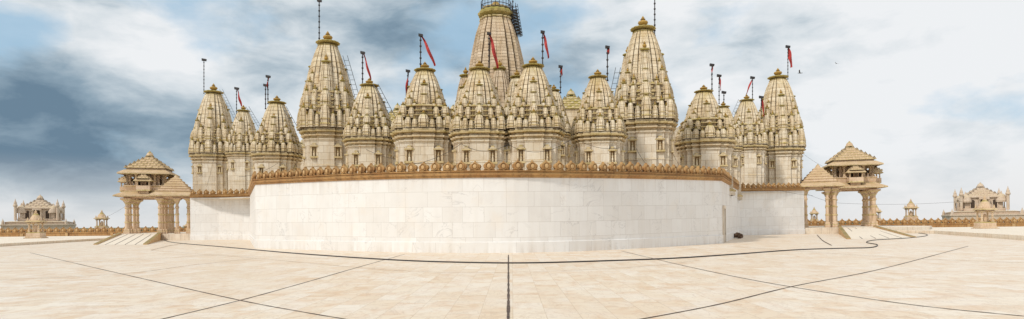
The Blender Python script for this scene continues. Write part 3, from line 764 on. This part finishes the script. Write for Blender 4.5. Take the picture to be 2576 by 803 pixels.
def ladder(x0,y0,x1,y1,d):
    a=Vector(W(x0,y0,d)); b=Vector(W(x1,y1,d)); mb=MB(); w=Vector((.2,0,0))
    for s_ in (-1,1): mb.tube([tuple(a+w*s_),tuple(b+w*s_)],.024,0,4)
    n=int((b-a).length/.4)
    for i in range(1,n): p=a.lerp(b,i/n); mb.tube([tuple(p-w),tuple(p+w)],.018,0,4)
    mb.obj('iron_ladder',[M_STEEL])
for l in [(556,225,594,302,82),(622,268,655,322,80),(868,140,900,250,52),(945,212,988,294,48),(1555,170,1538,250,49),(1862,250,1832,318,76),(715,268,742,318,60)]: ladder(*l)

mb=MB()
def wire(x0,y0,x1,y1,sag,d0,d1,r=.014):
    a=Vector(W(x0,y0,d0)); b=Vector(W(x1,y1,d1)); mb.tube([tuple(a.lerp(b,t)-Vector((0,0,4*sag*t*(1-t)))) for t in np.linspace(0,1,15)],r,0,4)
for w in [(1000,415,1160,362,.4,40,41),(1160,362,1280,362,.5,41,41),(1280,365,1450,340,.8,41,42),(1450,350,1560,372,.3,42,44),(600,445,700,410,.3,58,56),
 (1930,470,2045,492,.2,72,76),(2030,488,2130,512,.3,76,86),(2130,512,2420,507,.25,86,84),(240,556,332,508,.3,100,86),(1600,372,1625,412,.1,44,44),(1690,380,1715,425,.1,50,46),
 (860,330,1000,400,.5,50,46),(555,300,520,470,.8,80,78),(2018,385,2100,430,.3,80,88)]: wire(*w)
mb.obj('hanging_wires',[M_RUBBER])

mb=MB(); hx,hy,_=G(1857,600)
for i in range(26):
    a=random.uniform(0,6.28); rr=random.uniform(0,.5); s_=random.uniform(.12,.24)
    zc=max(.1,.55*(1-rr/.55))*random.uniform(.5,1)
    v,f,m_=loft([(.3,-.6,0),(.9,-.3,0),(1,.1,0),(.7,.6,0),(.2,.8,0)],circ(7))
    v=v*(1+np.random.uniform(-.2,.2,(len(v),1)))
    mb.add((v,f,m_),(math.cos(a)*rr*1.1,math.sin(a)*rr*.8,zc),(s_*1.3,s_,s_*.9),a)
mb.obj('rubble_heap',[M_RUBBLE],(hx,hy,0))

def bird(px,py,d,s_,yaw,flap):
    mb=MB(); v,f,m_=loft([(.02,-.5,0),(.10,-.35,0),(.14,-.1,0),(.12,.15,0),(.07,.32,0),(.09,.42,0),(.06,.5,0),(.01,.6,0)],C8)
    v=v[:,[0,2,1]]; mb.raw(v,f,0)
    mb.raw([(-.1,-.45,0),(.1,-.45,0),(.16,-.75,0),(-.16,-.75,0)],[(0,1,2,3)],0)
    for sd in (-1,1):
        mb.raw([(sd*.08,.18,.03),(sd*.08,-.16,.03),(sd*.5,-.12,.05+flap*.5),(sd*.5,.24,.05+flap*.5),(sd*.85,-.12,.05+flap*.8),(sd*.85,.14,.05+flap*.8),(sd*1.15,-.2,flap)],[(0,1,2,3),(3,2,4,5),(5,4,6)],0)
    o=mb.obj('bird',[M_FEATH],W(px,py,d),yaw); o.scale=(s_,)*3; o.rotation_euler=(.15,.3,yaw)
bird(2012,184,60,.36,.9,.5); bird(2104,160,75,.26,.2,.35)

# ---------------------------------------------------------------- sun + sky
EL=math.radians(46); AZ=math.radians(228)
sd=Vector((math.sin(AZ)*math.cos(EL),math.cos(AZ)*math.cos(EL),math.sin(EL)))
L=bpy.data.lights.new('sun','SUN'); L.energy=2.35; L.angle=math.radians(6); L.color=(1.0,.935,.84)
lo=bpy.data.objects.new('sun',L); scene.collection.objects.link(lo); lo.rotation_euler=(-sd).to_track_quat('-Z','Y').to_euler()
w=bpy.data.worlds.new('World'); scene.world=w; w.use_nodes=True; nt=w.node_tree; nt.nodes.clear()
out=nt.nodes.new('ShaderNodeOutputWorld'); bg=nt.nodes.new('ShaderNodeBackground'); nt.links.new(bg.outputs[0],out.inputs[0]); bg.inputs[1].default_value=.1
sky=nt.nodes.new('ShaderNodeTexSky'); sky.sky_type='NISHITA'; sky.sun_disc=False; sky.sun_elevation=EL; sky.sun_rotation=AZ
tc=nt.nodes.new('ShaderNodeTexCoord'); dr=tc.outputs['Generated']
sep=nt.nodes.new('ShaderNodeSeparateXYZ'); nt.links.new(dr,sep.inputs[0])
mp=nt.nodes.new('ShaderNodeMapping'); mp.inputs['Scale'].default_value=(1,1,2.0); nt.links.new(dr,mp.inputs[0]); sv=mp.outputs[0]
def blob(px,py,rad):
    v=Vector(((px-PX)/F,1,(PY-py)/F)).normalized(); v.z*=2.0
    n=nt.nodes.new('ShaderNodeVectorMath'); n.operation='DISTANCE'; nt.links.new(sv,n.inputs[0]); n.inputs[1].default_value=v
    return ramp(nt,math_n(nt,'DIVIDE',n.outputs['Value'],rad),[(0.0,1.0),(1.0,0.0)],'EASE')
n_big=noise(nt,sv,3.6,8,0.5,None,.2)
n_fine=noise(nt,sv,10.0,9,0.58,(1,1,1.2),.3)
dark=None
for px,py,r_,a in [(150,335,.30,.30),(400,315,.24,.26),(60,230,.20,.12),(40,130,.18,.10),(620,200,.24,.14),(1430,120,.22,.22),(1480,200,.16,.10),(230,455,.11,.18),(1150,60,.2,.10),(330,70,.24,-.10),(720,70,.2,-.06),(80,400,.12,.10),(1800,120,.3,-.04),(1000,60,.25,.10)]:
    t=math_n(nt,'MULTIPLY',blob(px,py,r_),a); dark=t if dark is None else math_n(nt,'ADD',dark,t)
lite=ramp(nt,sep.outputs[0],[(0.0,0.0),(.30,.07),(.52,.26)])
dk=math_n(nt,'ADD',math_n(nt,'MULTIPLY',math_n(nt,'SUBTRACT',n_big,.5),1.3),math_n(nt,'MULTIPLY',math_n(nt,'SUBTRACT',n_fine,.5),.8))
dk=math_n(nt,'ADD',math_n(nt,'ADD',dk,.43),dark)
dk=math_n(nt,'SUBTRACT',dk,lite)
cl=ramp(nt,dk,[(.24,(.86,.88,.90)),(.44,(.69,.745,.785)),(.60,(.48,.565,.63)),(.78,(.28,.38,.465)),(1.0,(.15,.235,.32))])
bl=None
for px,py,r_,a in [(540,5,.20,.36),(20,60,.12,.28),(1130,150,.22,.28),(1330,40,.16,.2),(1480,250,.18,.15),(560,450,.16,.14),(960,260,.2,.16),(480,100,.12,.1)]:
    t=math_n(nt,'MULTIPLY',blob(px,py,r_),a); bl=t if bl is None else math_n(nt,'ADD',bl,t)
gap=ramp(nt,math_n(nt,'ADD',noise(nt,sv,5.0,8,.55,(1.1,1,1)),bl),[(.60,0.0),(.80,.85)])
skyb=mix(nt,.75,sky.outputs[0],(4.3,6.5,8.3))
c10=nt.nodes.new('ShaderNodeVectorMath'); c10.operation='SCALE'; nt.links.new(cl,c10.inputs[0]); c10.inputs['Scale'].default_value=10.0
col=mix(nt,gap,c10.outputs[0],skyb)
hz=ramp(nt,sep.outputs[2],[(0.0,1.0),(.04,.55),(.10,0.0)])
col=mix(nt,math_n(nt,'MULTIPLY',hz,.7),col,(7.9,7.75,7.6))
nt.links.new(col,bg.inputs[0])

# ---------------------------------------------------------------- camera
cam=bpy.data.cameras.new('camera'); co=bpy.data.objects.new('camera',cam); scene.collection.objects.link(co)
cam.sensor_fit='HORIZONTAL'; cam.sensor_width=36; cam.lens=36*F/2576; cam.shift_y=161.5/2576; cam.clip_end=8000; cam.clip_start=.1
c,s=math.cos(ROLL),math.sin(ROLL)
co.matrix_world=Matrix(((c,s,0,0),(0,0,-1,0),(-s,c,0,EYE),(0,0,0,1)))
scene.camera=co
